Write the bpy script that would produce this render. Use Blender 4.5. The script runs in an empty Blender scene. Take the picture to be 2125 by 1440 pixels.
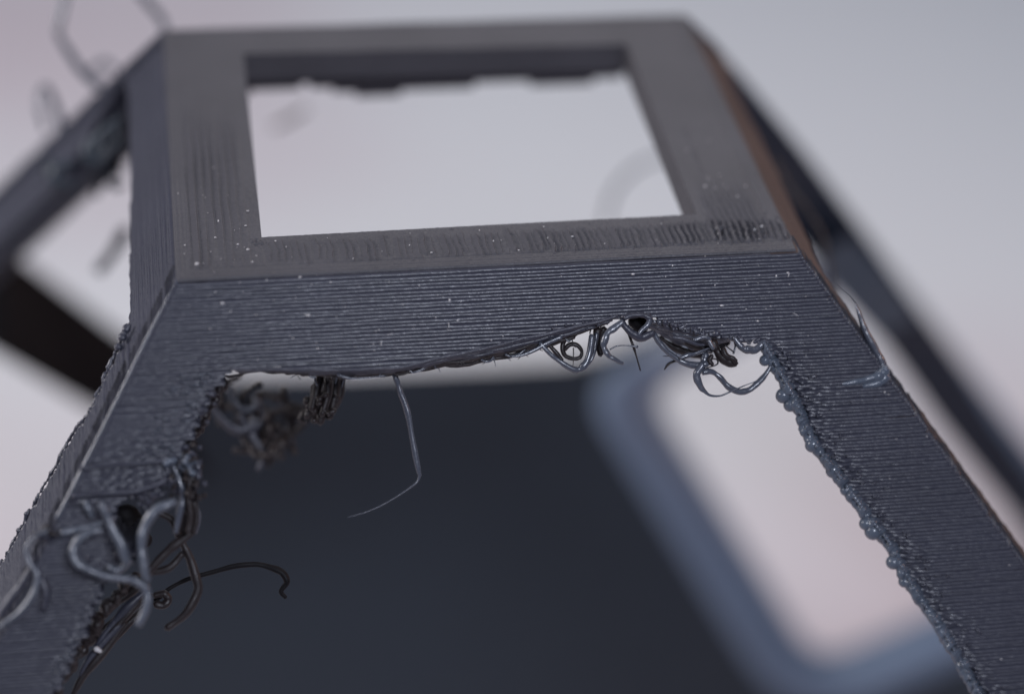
import bpy, math, random
import numpy as np
from mathutils import Vector

random.seed(7)
rng = np.random.default_rng(11)
sc = bpy.context.scene

# ------------------------------------------------------------------ camera
W, H, F = 2125, 1440, 4130.0
DEP = 0.80                                   # depth of the top plate (its width is 1)
R = np.array([[0.98513516, -0.16248348, 0.05574792],
              [-0.05566674, -0.60897749, -0.79123171],
              [0.16251131, 0.77636688, -0.60897007]])
T = np.array([-0.52005432, -0.10289247, 3.07931804])
CAM = -R.T @ T
cd = bpy.data.cameras.new('camera')
cam = bpy.data.objects.new('camera', cd)
sc.collection.objects.link(cam)
sc.camera = cam
from mathutils import Matrix
m = Matrix.Identity(4)
for j, row in enumerate((R[0], -R[1], -R[2])):
    for i in range(3):
        m[i][j] = row[i]
for i in range(3):
    m[i][3] = CAM[i]
cam.matrix_world = m
cd.sensor_width = 36
cd.lens = 36 * F / W
cd.clip_start = 0.05
cd.clip_end = 200
cd.dof.use_dof = True
cd.dof.focus_distance = 3.195
cd.dof.aperture_fstop = 0.40
cd.dof.aperture_blades = 0

# ------------------------------------------------------------------ light
world = bpy.data.worlds.new("World")
sc.world = world
world.use_nodes = True
bg = world.node_tree.nodes['Background']
bg.inputs[0].default_value = (0.72, 0.76, 1.0, 1)
bg.inputs[1].default_value = 0.22

def area(name, loc, target, size, power, col):
    l = bpy.data.lights.new(name, 'AREA')
    l.shape = 'RECTANGLE'; l.size = size[0]; l.size_y = size[1]
    l.energy = power; l.color = col
    o = bpy.data.objects.new(name, l)
    sc.collection.objects.link(o)
    o.location = loc
    o.rotation_euler = (Vector(target) - Vector(loc)).to_track_quat('-Z', 'Y').to_euler()
    return o
area('window_light', (3.4, 6.3, 5.2), (0.4, 0.6, -0.4), (8, 4), 240, (1.0, 0.96, 0.97))
area('front_fill_light', (1.0, -3.2, 3.35), (0.5, 0.0, -0.2), (1.5, 1.1), 142, (0.80, 0.85, 1.0))  # added bluish fill from the camera side to lift the front wall
area('left_fill_light', (-5.5, 1.5, 2.5), (0, .4, -.2), (3, 3), 390, (1.0, .96, .98))  # added fill to brighten the left wall, no known source
area('warm_fill_light', (5.0, 1.2, 0.8), (1.2, 0.4, -0.2), (1.2, 1.2), 38, (1.0, 0.52, 0.30))  # added warm fill to tint the right side, no known source
sc.view_settings.view_transform = 'Standard'
sc.view_settings.look = 'None'
sc.view_settings.gamma = 1
sc.view_settings.exposure = 0

# ------------------------------------------------------------------ geometry helpers
def at(u, v, d):
    c = np.array([(u - W / 2) / F * d, (v - H / 2) / F * d, d])
    return R.T @ (c - T)
def onplane(u, v, P0, n):
    d = R.T @ np.array([(u - W / 2) / F, (v - H / 2) / F, 1.0])
    s = np.dot(np.array(P0) - CAM, n) / np.dot(d, n)
    return CAM + s * d, s
KF, KL, KR, KB = 0.80, 0.70, 0.85, 0.55       # how far each wall leans out per unit of height
PLN = {'front': ((0, 0, 0), (0, -1, KF)), 'left': ((0, 0, 0), (-1, 0, KL)),
       'right': ((1, 0, 0), (1, 0, KR)), 'back': ((0, DEP, 0), (0, 1, KB))}
def wall_pt(wall, u, z, off=0.0):
    """u along the wall, z height, off outwards (horizontal)"""
    if wall == 'front': return (u, KF * z - off, z)
    if wall == 'left': return (KL * z - off, u, z)
    if wall == 'right': return (1 - KR * z + off, u, z)
    return (u, DEP - KB * z + off, z)
def uz(wall, px, py):
    p, _ = onplane(px, py, *PLN[wall])
    return ((p[0] if wall in ('front', 'back') else p[1]), p[2])
def fdepth(px, py):
    return onplane(px, py, *PLN['front'])[1]

class MB:
    def __init__(s): s.v = []; s.f = []
    def add(s, V, Fc):
        b = len(s.v); s.v.extend([tuple(map(float, p)) for p in V]); s.f.extend([tuple(i + b for i in q) for q in Fc])
    def mesh(s, name, mat, smooth=True):
        me = bpy.data.meshes.new(name); me.from_pydata(s.v, [], s.f); me.update()
        if smooth: me.polygons.foreach_set('use_smooth', [True] * len(me.polygons))
        me.materials.append(mat)
        return me
    def build(s, name, mat, parent=None, smooth=True):
        me = s.mesh(name, mat, smooth)
        o = bpy.data.objects.new(name, me); sc.collection.objects.link(o)
        if parent: o.parent = parent
        return o

def sn(n, step, amp=1.0):
    """smooth 1-D noise over n samples with a knot every `step` samples"""
    k = int(n / step) + 4
    kn = rng.standard_normal(k)
    x = np.arange(n) / step + rng.random()
    i = x.astype(int); t = x - i; t = t * t * (3 - 2 * t)
    return amp * (kn[i] * (1 - t) + kn[i + 1] * t)

def box8(mb, P):
    mb.add(P, [(0, 3, 2, 1), (4, 5, 6, 7), (0, 1, 5, 4), (1, 2, 6, 5), (2, 3, 7, 6), (3, 0, 4, 7)])

# ------------------------------------------------------------------ materials
def nodes(name):
    m = bpy.data.materials.new(name); m.use_nodes = True
    nt = m.node_tree
    return m, nt, nt.nodes['Principled BSDF'], nt.nodes.new('ShaderNodeTexCoord')
def plastic(name, col, rough=0.42, var=0.25, bump=0.25, scale=60, spec=0.5, coat=0.0):
    m, nt, b, tc = nodes(name)
    n1 = nt.nodes.new('ShaderNodeTexNoise'); n1.inputs['Scale'].default_value = scale * .12
    n1.inputs['Detail'].default_value = 6
    n2 = nt.nodes.new('ShaderNodeTexNoise'); n2.inputs['Scale'].default_value = scale * 4
    n2.inputs['Detail'].default_value = 4
    for n in (n1, n2): nt.links.new(tc.outputs['Object'], n.inputs['Vector'])
    cr = nt.nodes.new('ShaderNodeMix'); cr.data_type = 'RGBA'
    cr.inputs[6].default_value = tuple(c * (1 - var) for c in col) + (1,)
    cr.inputs[7].default_value = tuple(c * (1 + var) for c in col) + (1,)
    nt.links.new(n1.outputs['Fac'], cr.inputs[0])
    nt.links.new(cr.outputs[2], b.inputs['Base Color'])
    mr = nt.nodes.new('ShaderNodeMapRange')
    mr.inputs['From Min'].default_value = .3; mr.inputs['From Max'].default_value = .7
    mr.inputs['To Min'].default_value = rough - .1; mr.inputs['To Max'].default_value = rough + .12
    nt.links.new(n2.outputs['Fac'], mr.inputs['Value']); nt.links.new(mr.outputs[0], b.inputs['Roughness'])
    bp = nt.nodes.new('ShaderNodeBump'); bp.inputs['Strength'].default_value = bump
    bp.inputs['Distance'].default_value = .0015
    nt.links.new(n2.outputs['Fac'], bp.inputs['Height']); nt.links.new(bp.outputs[0], b.inputs['Normal'])
    b.inputs['Specular IOR Level'].default_value = spec
    b.inputs['Coat Weight'].default_value = coat
    return m
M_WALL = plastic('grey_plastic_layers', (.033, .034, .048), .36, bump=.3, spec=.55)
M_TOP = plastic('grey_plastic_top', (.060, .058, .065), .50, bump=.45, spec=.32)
M_GLOSS = plastic('grey_plastic_strand', (.060, .066, .084), .20, bump=.08, scale=90, spec=.8)
M_PALE = plastic('pale_grey_strand', (.074, .084, .104), .28, bump=.08, scale=90, spec=.8)
M_FACET = plastic('blue_grey_lit_facet', (.050, .066, .088), .5, scale=8)  # light on an upward facing leg surface, painted as a paler piece
M_BEAD = plastic('blue_grey_bead', (.075, .090, .116), .20, bump=.03, scale=90)
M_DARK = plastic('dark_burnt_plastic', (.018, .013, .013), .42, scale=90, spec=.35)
M_SHADE = plastic('shaded_plastic_leg', (.014, .019, .031), .5, spec=.3, scale=8)  # darker copy of the plastic, the rear leg's shade painted in
M_BLACK = plastic('black_plastic_and_shade', (.007, .006, .007), .6, spec=.15, scale=8)  # black strand colour, also painted shade for the lower bar and torn holes
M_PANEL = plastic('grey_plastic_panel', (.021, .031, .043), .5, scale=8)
M_RIM = plastic('blue_grey_lit_rim', (.18, .235, .32), .4, scale=8)  # brightness of the bevel catching light is painted into this colour
M_BROWN = plastic('brown_plastic_and_warm_sheen', (.080, .052, .042), .6, var=.4, spec=.2)  # on the right walls a warm reflection painted into the base colour
M_SPECK = plastic('pale_dust', (.55, .53, .52), .5)

PINK_C, PINK_Y = (-.7, 6.3, -3.0), (3.9, 1.9)         # pinkish reflected tint and shade painted into the paper colour
mt, nt, b, tc = nodes('white_paper')
n1 = nt.nodes.new('ShaderNodeTexNoise'); n1.inputs['Scale'].default_value = .35; n1.inputs['Detail'].default_value = 2
nt.links.new(tc.outputs['Object'], n1.inputs['Vector'])
sx = nt.nodes.new('ShaderNodeSeparateXYZ'); nt.links.new(tc.outputs['Object'], sx.inputs[0])
def mth(op, a, c):
    m_ = nt.nodes.new('ShaderNodeMath'); m_.operation = op
    for k_, v_ in enumerate((a, c)):
        if hasattr(v_, 'links'): nt.links.new(v_, m_.inputs[k_])
        else: m_.inputs[k_].default_value = v_
    return m_.outputs[0]
def mrange(src, a, c):
    m_ = nt.nodes.new('ShaderNodeMapRange'); m_.interpolation_type = 'SMOOTHSTEP'
    m_.inputs['From Min'].default_value = a; m_.inputs['From Max'].default_value = c
    nt.links.new(src, m_.inputs['Value']); return m_.outputs[0]
nz = mth('MULTIPLY', mth('SUBTRACT', n1.outputs['Fac'], .5), 3.0)
dn = nt.nodes.new('ShaderNodeVectorMath'); dn.operation = 'DISTANCE'; dn.inputs[1].default_value = PINK_C
nt.links.new(tc.outputs['Object'], dn.inputs[0])
pk = mth('MAXIMUM', mrange(mth('ADD', dn.outputs['Value'], nz), 2.1, .4), mrange(mth('ADD', sx.outputs['Y'], nz), PINK_Y[0], PINK_Y[1]))
rp = nt.nodes.new('ShaderNodeValToRGB')
rp.color_ramp.elements[0].position = 0; rp.color_ramp.elements[0].color = (.74, .77, .78, 1)
rp.color_ramp.elements[1].position = 1; rp.color_ramp.elements[1].color = (.64, .585, .61, 1)
nt.links.new(pk, rp.inputs[0])
nt.links.new(rp.outputs[0], b.inputs['Base Color']); b.inputs['Roughness'].default_value = .8
M_PAPER = mt

# ------------------------------------------------------------------ the setting
TZ = -3.0
mb = MB(); mb.add([(-14, -8, TZ), (16, -8, TZ), (16, 22, TZ), (-14, 22, TZ)], [(0, 1, 2, 3)])
o = mb.build('tabletop', M_PAPER, smooth=False); o['kind'] = 'structure'

# ------------------------------------------------------------------ the print
root = bpy.data.objects.new('printed_frame', None); sc.collection.objects.link(root)
root['label'] = 'failed dark grey 3D print, a splayed frame with square opening and loose curled strands'
root['category'] = '3D print'

# top plate: a fine height field with a rectangular opening
HC = [(.1387, .1065), (.8580, .1150), (.860, .688), (.1445, .698)]
def top_xy(s, t):
    """s,t in 0..3 cell coordinates"""
    gx = [[0, HC[0][0], HC[1][0], 1], [0, HC[0][0], HC[1][0], 1], [0, HC[3][0], HC[2][0], 1], [0, HC[3][0], HC[2][0], 1]]
    gy = [[0, 0, 0, 0], [HC[0][1], HC[0][1], HC[1][1], HC[1][1]], [HC[3][1], HC[3][1], HC[2][1], HC[2][1]], [DEP] * 4]
    gx = np.array(gx); gy = np.array(gy)
    i = np.minimum(s.astype(int), 2); j = np.minimum(t.astype(int), 2)
    a = s - i; c = t - j
    def bl(g): return (g[j, i] * (1 - a) + g[j, i + 1] * a) * (1 - c) + (g[j + 1, i] * (1 - a) + g[j + 1, i + 1] * a) * c
    return bl(gx), bl(gy)
NS = (110, 700, 120); NT = (84, 170, 40)
sv = np.concatenate([np.linspace(0, 1, NS[0], endpoint=False), np.linspace(1, 2, NS[1], endpoint=False), np.linspace(2, 3, NS[2] + 1)])
tv = np.concatenate([np.linspace(0, 1, NT[0], endpoint=False), np.linspace(1, 2, NT[1], endpoint=False), np.linspace(2, 3, NT[2] + 1)])
S_, T_ = np.meshgrid(sv, tv)
X, Y = top_xy(S_, T_)
def vnoise2(x, y, seed):
    g = np.random.default_rng(seed).standard_normal((257, 257))
    xi = np.floor(x).astype(int); yi = np.floor(y).astype(int); a = x - xi; c = y - yi
    a = a * a * (3 - 2 * a); c = c * c * (3 - 2 * c); xi %= 256; yi %= 256
    return (g[yi, xi] * (1 - a) + g[yi, xi + 1] * a) * (1 - c) + (g[yi + 1, xi] * (1 - a) + g[yi + 1, xi + 1] * a) * c
def sstep(e0, e1, x):
    t = np.clip((x - e0) / (e1 - e0), 0, 1); return t * t * (3 - 2 * t)
def top_height(X, Y):
    z = np.zeros_like(X)
    per = .0108
    wob = .0011 * vnoise2(X * 26, Y * 45, 1) + .0007 * vnoise2(X * 70, Y * 100, 2)
    ph = (X + wob + .05 * (Y - .05) * np.sin(X * 3)) / per
    line = np.floor(ph).astype(int); fr = ph - line
    ra = np.random.default_rng(5).random(4096)
    la = .35 + .9 * ra[line % 4096]
    saw = (fr ** 1.6) * (1 - sstep(.82, 1, fr))            # leaning ridges with a sharp far side
    jit = .012 * (ra[(line * 7 + 3) % 4096] - .5)
    front = sstep(.026 + jit.clip(-.006, .006), .036 + jit, Y) * (1 - sstep(.078 + jit, .098 + jit, Y)) * sstep(.09, .2, X)
    front *= .5 + .65 * sstep(.3, .95, X)
    z += .0072 * saw * la * front
    # left and right bands: long raster lines fading towards the back
    phl = (X + .0012 * vnoise2(X * 8, Y * 14, 3)) / .0135
    saw2 = (phl - np.floor(phl)); saw2 = saw2 * (1 - sstep(.8, 1, saw2))
    lft = sstep(.018, .03, X) * (1 - sstep(.105, .13, X)) * sstep(.02, .04, Y) * (1 - sstep(.30, .62, Y))
    z += .0042 * saw2 * lft * (.6 + .5 * vnoise2(X * 60, Y * 5, 4).clip(-1, 1))
    rgt = sstep(.865, .885, X) * (1 - sstep(.955, .975, X)) * sstep(.03, .05, Y) * (1 - sstep(.12, .26, Y))
    z += .0055 * saw * rgt
    # perimeter threads
    dd = np.minimum(np.minimum(X, 1 - X), np.minimum(Y, DEP - Y))
    z += .0004 * np.sin(dd / .0075 * 6.28) * (1 - sstep(.02, .03, dd))
    z -= .0009 * np.exp(-((dd - .026) / .002) ** 2)
    # a long seam on the right band
    xs = .895 + .02 * (Y - .1)
    z += .0014 * np.exp(-((X - xs) / .0016) ** 2) * sstep(.09, .12, Y) * (1 - sstep(.4, .55, Y)) * (.6 + .6 * vnoise2(X * 2, Y * 120, 9))
    # rough spots
    for cx, cy, r, a in ((.135, .093, .012, .0030), (.885, .062, .018, .0030), (.93, .05, .02, .0016), (.955, .06, .015, .0016)):
        w = np.exp(-(((X - cx) / r) ** 2 + ((Y - cy) / (r * .8)) ** 2))
        z += a * w * vnoise2(X * 260, Y * 200, 6)
    z += .0004 * vnoise2(X * 9, Y * 9, 7) + .00018 * vnoise2(X * 220, Y * 220, 8)
    z -= .004 * (1 - sstep(0, .004, dd)) ** 2           # rounded outer edge
    return z
Z = top_height(X, Y)
# small raised pimples
pr = np.random.default_rng(21)
for k in range(150):
    side = pr.random()
    if side < .45: px_, py_ = pr.uniform(.02, .135), pr.uniform(.02, .6)
    elif side < .75: px_, py_ = pr.uniform(.1, .99), pr.uniform(.02, .105)
    else: px_, py_ = pr.uniform(.87, .98), pr.uniform(.05, .6)
    r = pr.uniform(.0012, .0032); a = pr.uniform(.0006, .0018)
    m_ = (abs(X - px_) < 3 * r) & (abs(Y - py_) < 3 * r)
    Z[m_] += a * np.exp(-(((X[m_] - px_) / r) ** 2 + ((Y[m_] - py_) / r) ** 2))
ny, nx = X.shape
i0, i1, j0, j1 = NS[0], NS[0] + NS[1], NT[0], NT[0] + NT[1]
TH = .05
mb = MB()
idx = -np.ones((ny, nx), int); cnt = 0
for j in range(ny):
    for i in range(nx):
        if j0 < j < j1 and i0 < i < i1: continue
        idx[j, i] = cnt; cnt += 1
        mb.v.append((float(X[j, i]), float(Y[j, i]), float(Z[j, i])))
for j in range(ny - 1):
    for i in range(nx - 1):
        if j0 <= j < j1 and i0 <= i < i1: continue
        mb.f.append((idx[j, i], idx[j, i + 1], idx[j + 1, i + 1], idx[j + 1, i]))
def loop(jj0, jj1, ii0, ii1):
    L = [(jj0, i) for i in range(ii0, ii1)] + [(j, ii1) for j in range(jj0, jj1)] + [(jj1, i) for i in range(ii1, ii0, -1)] + [(j, ii0) for j in range(jj1, jj0, -1)]
    return L
inner = loop(j0, j1, i0, i1); outer = loop(0, ny - 1, 0, nx - 1)
# hole wall: stepped like printed layers
lev = []
for zz in np.arange(0.0, TH + 1e-6, TH / 8):
    for a, q in ((-.0009, .0), (.0, .5)):
        lev.append((-(zz + q * TH / 8) - .0015, a))
cx, cy = .5, .4
prev = [idx[j, i] for j, i in inner]
for z_, a in lev:
    base = len(mb.v)
    for j, i in inner:
        x, y = X[j, i], Y[j, i]
        dx = a if x < cx else -a
        dy = a if y < cy else -a
        mb.v.append((float(x + dx), float(y + dy), float(z_)))
    n = len(inner)
    for k in range(n):
        mb.f.append((prev[k], base + k, base + (k + 1) % n, prev[(k + 1) % n]))
    prev = list(range(base, base + n))
pin = prev
base = len(mb.v)
for j, i in outer:
    mb.v.append((float(X[j, i]), float(Y[j, i]), -.0055))
po = [idx[j, i] for j, i in outer]
n = len(outer)
for k in range(n): mb.f.append((po[k], po[(k + 1) % n], base + (k + 1) % n, base + k))
base2 = len(mb.v)
for x, y in ((.03, .03), (.97, .03), (.97, DEP - .03), (.03, DEP - .03)): mb.v.append((x, y, -TH - .002))
# underside ring
hb = [len(mb.v) + k for k in range(4)]
for x, y in HC: mb.v.append((x, y, -TH - .003))
for k in range(4):
    mb.f.append((base2 + k, hb[k], hb[(k + 1) % 4], base2 + (k + 1) % 4))
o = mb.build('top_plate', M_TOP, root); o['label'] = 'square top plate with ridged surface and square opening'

# ---- walls: stacked printed layers
DZ = .0045
def scan(poly, z):
    xs = []
    n = len(poly)
    for k in range(n):
        (a, za), (c, zc) = poly[k], poly[(k + 1) % n]
        if (za > z) != (zc > z):
            xs.append(a + (c - a) * (z - za) / (zc - za))
    xs.sort()
    return [(xs[i], xs[i + 1]) for i in range(0, len(xs) - 1, 2)]
def layer(mb, wall, a, b, z, dz, th, step, rough, bulge=.21):
    n = max(3, int((b - a) / step) + 1)
    u = np.linspace(a, b, n)
    off = sn(n, 20, dz * .07) + sn(n, 3, dz * .04) + rng.standard_normal() * dz * .12
    r = np.array([rough(uu, z) for uu in u]) if rough else np.zeros(n)
    rr = sn(n, 1.5, 1.0)
    off = off + r * dz * (rr - .2) * .9
    pit = (rr > 1.0) * r
    off = off - pit * dz * 2.2
    zj = sn(n, 10, dz * .05) + r * sn(n, 2, dz * .22)
    e = np.minimum(u - a, b - u)
    rd = dz * .55
    ec = np.where(e < rd, 1 - np.sqrt(np.clip(1 - (1 - e / rd) ** 2, 0, 1)), 0) * rd
    prof = ((-.16, .0), (.55 * bulge, .2), (bulge, .5), (.5 * bulge, .82), (-.16, 1.03))
    V = []
    for k in range(n):
        for po_, pz in prof:
            V.append(wall_pt(wall, u[k], z + zj[k] - dz * pz, off[k] + po_ * dz - ec[k]))
        V.append(wall_pt(wall, u[k], z - dz * 1.03, -th))
        V.append(wall_pt(wall, u[k], z, -th))
    q = 7; Fc = []
    for k in range(n - 1):
        for s in range(q):
            s2 = (s + 1) % q
            Fc.append((k * q + s, (k + 1) * q + s, (k + 1) * q + s2, k * q + s2))
    Fc.append(tuple(range(q))[::-1]); Fc.append(tuple((n - 1) * q + s for s in range(q)))
    if wall in ('left', 'back'): Fc = [f[::-1] for f in Fc]
    mb.add(V, Fc)
def wall(mbs, wallname, poly, zlo, zhi, pick, th=.05, dz=DZ, step=.0045, rough=None, jl=.0004, jr=.0004):
    z = zhi; k = 0
    while z > zlo:
        for a, b in scan(poly, z - dz / 2):
            t = pick(a, b, z)
            ja = jl(a, b, z, 0) if callable(jl) else jl
            jb = jr(a, b, z, 1) if callable(jr) else jr
            a2 = a + (.0036 if wallname in ('left', 'right') else 0) + rng.standard_normal() * ja; b2 = b + rng.standard_normal() * jb
            if b2 - a2 > dz: layer(mbs[t], wallname, a2, b2, z, dz, th, step, rough)
        z -= dz; k += 1

beams = {k: MB() for k in ('front', 'left', 'right', 'back')}
legs = {k: MB() for k in ('fl', 'fr', 'bl')}
side = MB()
allm = {**beams, **legs, 'frs': side}
ZB = -.118
# front wall outline, traced, in (u, z)
fr_px = [(1592, 716), (1620, 760), (1640, 800), (1672, 850), (1692, 905), (1722, 960), (1760, 1010), (1800, 1075),
         (1838, 1120), (1872, 1175), (1905, 1230), (1950, 1290), (1992, 1360), (2050, 1440)]
bot_px = [(1590, 712), (1540, 706), (1480, 700), (1420, 684), (1372, 664), (1330, 657), (1285, 660), (1200, 682), (1100, 704), (980, 732),
          (900, 748), (830, 764), (740, 768), (640, 769), (560, 766), (500, 766), (470, 778)]
fl_px = [(455, 800), (432, 835), (415, 870), (398, 905), (378, 945), (352, 985), (338, 1010)]
fl_low = [(318, 1050), (300, 1100), (288, 1150), (262, 1190), (222, 1208), (205, 1245), (182, 1300), (150, 1370), (112, 1440)]
P = [(0, 0), (1, 0)]
zz = [-.05, -.1, -.15, -.2, -.217]
P += [(1 - KR * z, z) for z in (-.1, -.2, -.4, -.8, -2.95)]
lastr = uz('front', 2050, 1440)
P += [(lastr[0] + KR * (2.95 + lastr[1]), -2.95)] + [uz('front', *p) for p in fr_px[::-1]]
P += [uz('front', *p) for p in bot_px] + [uz('front', *p) for p in fl_px] + [uz('front', *p) for p in fl_low]
ll = uz('front', 112, 1440)
P += [(ll[0] - KL * (2.95 + ll[1]), -2.95), (-KL * 2.95, -2.95), (KL * -.8, -.8)]
FRONT = P
def inner_u(poly, z):
    return scan(poly, z)
inner_r = [uz('front', *p) for p in fr_px]
inner_l = [uz('front', *p) for p in fl_px + fl_low]
def edge_at(lst, z):
    zs = [p[1] for p in lst][::-1]; us = [p[0] for p in lst][::-1]
    return np.interp(z, zs, us)
def rough_front(u, z):
    if z > ZB + .01: 
        if u < .2: return .04 + .2 * math.exp(-((u - .08) / .05) ** 2 - ((z + .115) / .025) ** 2)
        return .03
    if u > .6:
        d = u - edge_at(inner_r, z)
        return .05 + (.55 + .35 * math.sin(z * 47) * math.sin(z * 19 + 1)) * math.exp(-(d / .024) ** 2) + .35 * math.exp(-(d / .05) ** 2) * max(0, math.sin(z * 61))
    r = .06
    d = edge_at(inner_l, z) - u
    r += .55 * math.exp(-(d / .018) ** 2) * (.6 + .5 * math.sin(z * 70)) + .25 * math.exp(-((z + .235) / .03) ** 2)
    return min(r, 1.1)
def pick_front(a, b, z):
    if z > ZB: return 'front'
    return 'fl' if (a + b) / 2 < .45 else 'fr'
def jl(a, b, z, s):
    if z > ZB: return .0004
    return .0006 if (a + b) / 2 < .45 else .0035
def jr(a, b, z, s):
    if z > ZB: return .0006
    return .0045 if (a + b) / 2 < .45 else .0010
# cavity torn into the left leg
CAV = uz('front', 268, 1088)
def cut(ints, z):
    out = []
    for a, b in ints:
        h = (z - CAV[1]) / .034
        if abs(h) < 1 and a < CAV[0] < b:
            w = .020 * math.sqrt(1 - h * h)
            out += [(a, CAV[0] - w + rng.standard_normal() * .002), (CAV[0] + w * 1.2 + rng.standard_normal() * .002, b)]
        else: out.append((a, b))
    return out
z = -.0045
while z > -.62:
    for a, b in cut(scan(FRONT, z - DZ / 2), z - DZ / 2):
        t = pick_front(a, b, z)
        a2 = a + rng.standard_normal() * jl(a, b, z, 0); b2 = b + rng.standard_normal() * jr(a, b, z, 1)
        if b2 - a2 > DZ: layer(allm[t], 'front', a2, b2, z, DZ, .05 if z > ZB else .06, .0042, rough_front)
    z -= DZ
wall(allm, 'front', FRONT, -2.95, z, pick_front, dz=.04, step=.2)

# left wall
lw = [(0 - .0, 0), (DEP, 0)] + [(DEP + KB * h, -h) for h in (.3, 1.0, 2.95)]
lw += [(DEP + KB * h - (.20 + .03 * h), -h) for h in (2.95, 1.0, .5, .3)]
lw += [(.82, -.110), (.70, -.098), (.55, -.098), (.45, -.099), (.30, -.104), (.18, -.107), (.09, -.108)]
lw += [uz('left', *p) for p in ((262, 690), (238, 740), (205, 810), (180, 862), (150, 900), (118, 965), (80, 1030), (40, 1100), (0, 1172))]
lw += [(-.8 * .8 + .24, -.8), (-KF * 2.95 + .24, -2.95), (-KF * 2.95, -2.95)]
def pick_left(a, b, z):
    if z > -.112: return 'left'
    return 'fl' if a < .3 else 'bl'
def rough_left(u, z): return .04 if z > -.1 else .16
wall(allm, 'left', lw, -.56, -.0045, pick_left, dz=DZ, step=.008, rough=rough_left, jl=.0007, jr=lambda a, b, z, s: .003 if z < -.10 else .0004)
wall(allm, 'left', lw, -2.95, -.56, pick_left, dz=.04, step=.3)
# right wall
rw = [(0, 0), (DEP, 0), (DEP + KB * .12, -.12)]
rw += [(.80, -.12), (.688, -.085), (.60, -.095), (.433, -.100), (.30, -.095), (.15, -.085), (.05, -.08), (.010, -.11), (-.03, -.14), (-.09, -.18),
       (-.115, -.205), (-.115, -.225), (-.12, -.26), (-.15, -.31), (-.235, -.427), (-.34, -.56), (-KF * 2.95 + .15, -2.95), (-KF * 2.95, -2.95)]
def pick_right(a, b, z):
    if z > -.105: return 'right'
    return 'frs' if a < .25 else 'right'
wall(allm, 'right', rw, -.62, -.0045, pick_right, dz=DZ, step=.008, rough=lambda u, z: .12, jl=.0007, jr=lambda a, b, z, s: .003 if z < -.10 else .0004)
wall(allm, 'right', rw, -2.95, -.62, pick_right, dz=.04, step=.3)
# back wall
bw = [(0, 0), (1, 0), (1 + KR * .13, -.13)]
bw += [(.935, -.115), (.88, -.160), (.80, -.168), (.62, -.160), (.56, -.172), (.49, -.172), (.42, -.190), (.38, -.186), (.27, -.145), (.22, -.155), (.17, -.158)]
bw += [(-KL * h + (.17 + .03 * h), -h) for h in (.3, .5, 1.0, 2.95)] + [(-KL * 2.95, -2.95)]
def pick_back(a, b, z):
    if z > -.203: return 'back'
    return 'bl' if (a + b) / 2 < .45 else 'back'
wall(allm, 'back', bw, -2.95, -.0045, pick_back, dz=.0168, step=.03, th=.055)

lab = {'front': 'front beam with fine layer lines and sagging underside', 'left': 'left beam seen nearly edge on', 'right': 'right beam with warm brown sheen painted in', 'back': 'blurred rear beam seen through the opening',
       'fl': 'front left leg, torn and melted', 'fr': 'front right leg with neat layer lines', 'bl': 'blurred rear left leg'}
OB = {}
for k, mb in beams.items():
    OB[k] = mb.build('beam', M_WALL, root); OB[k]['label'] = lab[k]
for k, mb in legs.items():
    OB[k] = mb.build('leg', M_WALL, root); OB[k]['label'] = lab[k]

o = side.build('leg_side', M_BROWN, OB['fr']); o['label'] = 'rough side of the right leg with brownish sheen painted in'
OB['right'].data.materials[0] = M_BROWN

# ------------------------------------------------------------------ strands
def catmull(P, sub=7):
    P = np.array(P, float)
    Q = np.vstack([2 * P[0] - P[1], P, 2 * P[-1] - P[-2]])
    out = []
    for i in range(1, len(Q) - 2):
        p0, p1, p2, p3 = Q[i - 1:i + 3]
        for t in np.arange(sub) / sub:
            out.append(.5 * (2 * p1 + (p2 - p0) * t + (2 * p0 - 5 * p1 + 4 * p2 - p3) * t * t + (3 * p1 - p0 - 3 * p2 + p3) * t ** 3))
    out.append(P[-1]); return np.array(out)
def tube(mb, pts, seg=10, sub=8, wob=.07):
    """pts: (x,y,z,r)"""
    C = catmull(pts, sub); n = len(C)
    rad = np.maximum(C[:, 3], .0003) * np.clip(1 + sn(n, 4, wob) + sn(n, 1.5, wob * .3), .5, 1.6)
    for ax in range(3): C[:, ax] += sn(n, 6, 1.0) * rad * .09
    V = []; up = np.array([.3, .2, 1.0])
    T0 = np.gradient(C[:, :3], axis=0)
    N = None
    for k in range(n):
        t = T0[k] / (np.linalg.norm(T0[k]) + 1e-9)
        if N is None:
            N = np.cross(t, up); N /= np.linalg.norm(N)
        else:
            N = N - t * np.dot(N, t); N /= np.linalg.norm(N) + 1e-9
        B = np.cross(t, N)
        for s in range(seg):
            a = 2 * math.pi * s / seg
            V.append(C[k, :3] + rad[k] * (1 + .10 * math.cos(2 * a + k * .12)) * (math.cos(a) * N + math.sin(a) * B))
    Fc = []
    for k in range(n - 1):
        for s in range(seg):
            s2 = (s + 1) % seg
            Fc.append((k * seg + s, k * seg + s2, (k + 1) * seg + s2, (k + 1) * seg + s))
    # rounded ends
    b0 = len(V)
    t = T0[0] / np.linalg.norm(T0[0]); V.append(C[0, :3] - t * rad[0] * .7)
    t = T0[-1] / np.linalg.norm(T0[-1]); V.append(C[-1, :3] + t * rad[-1] * .7)
    for s in range(seg):
        s2 = (s + 1) % seg
        Fc.append((b0, s2, s)); Fc.append((b0 + 1, (n - 1) * seg + s, (n - 1) * seg + s2))
    mb.add(V, Fc)
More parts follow.
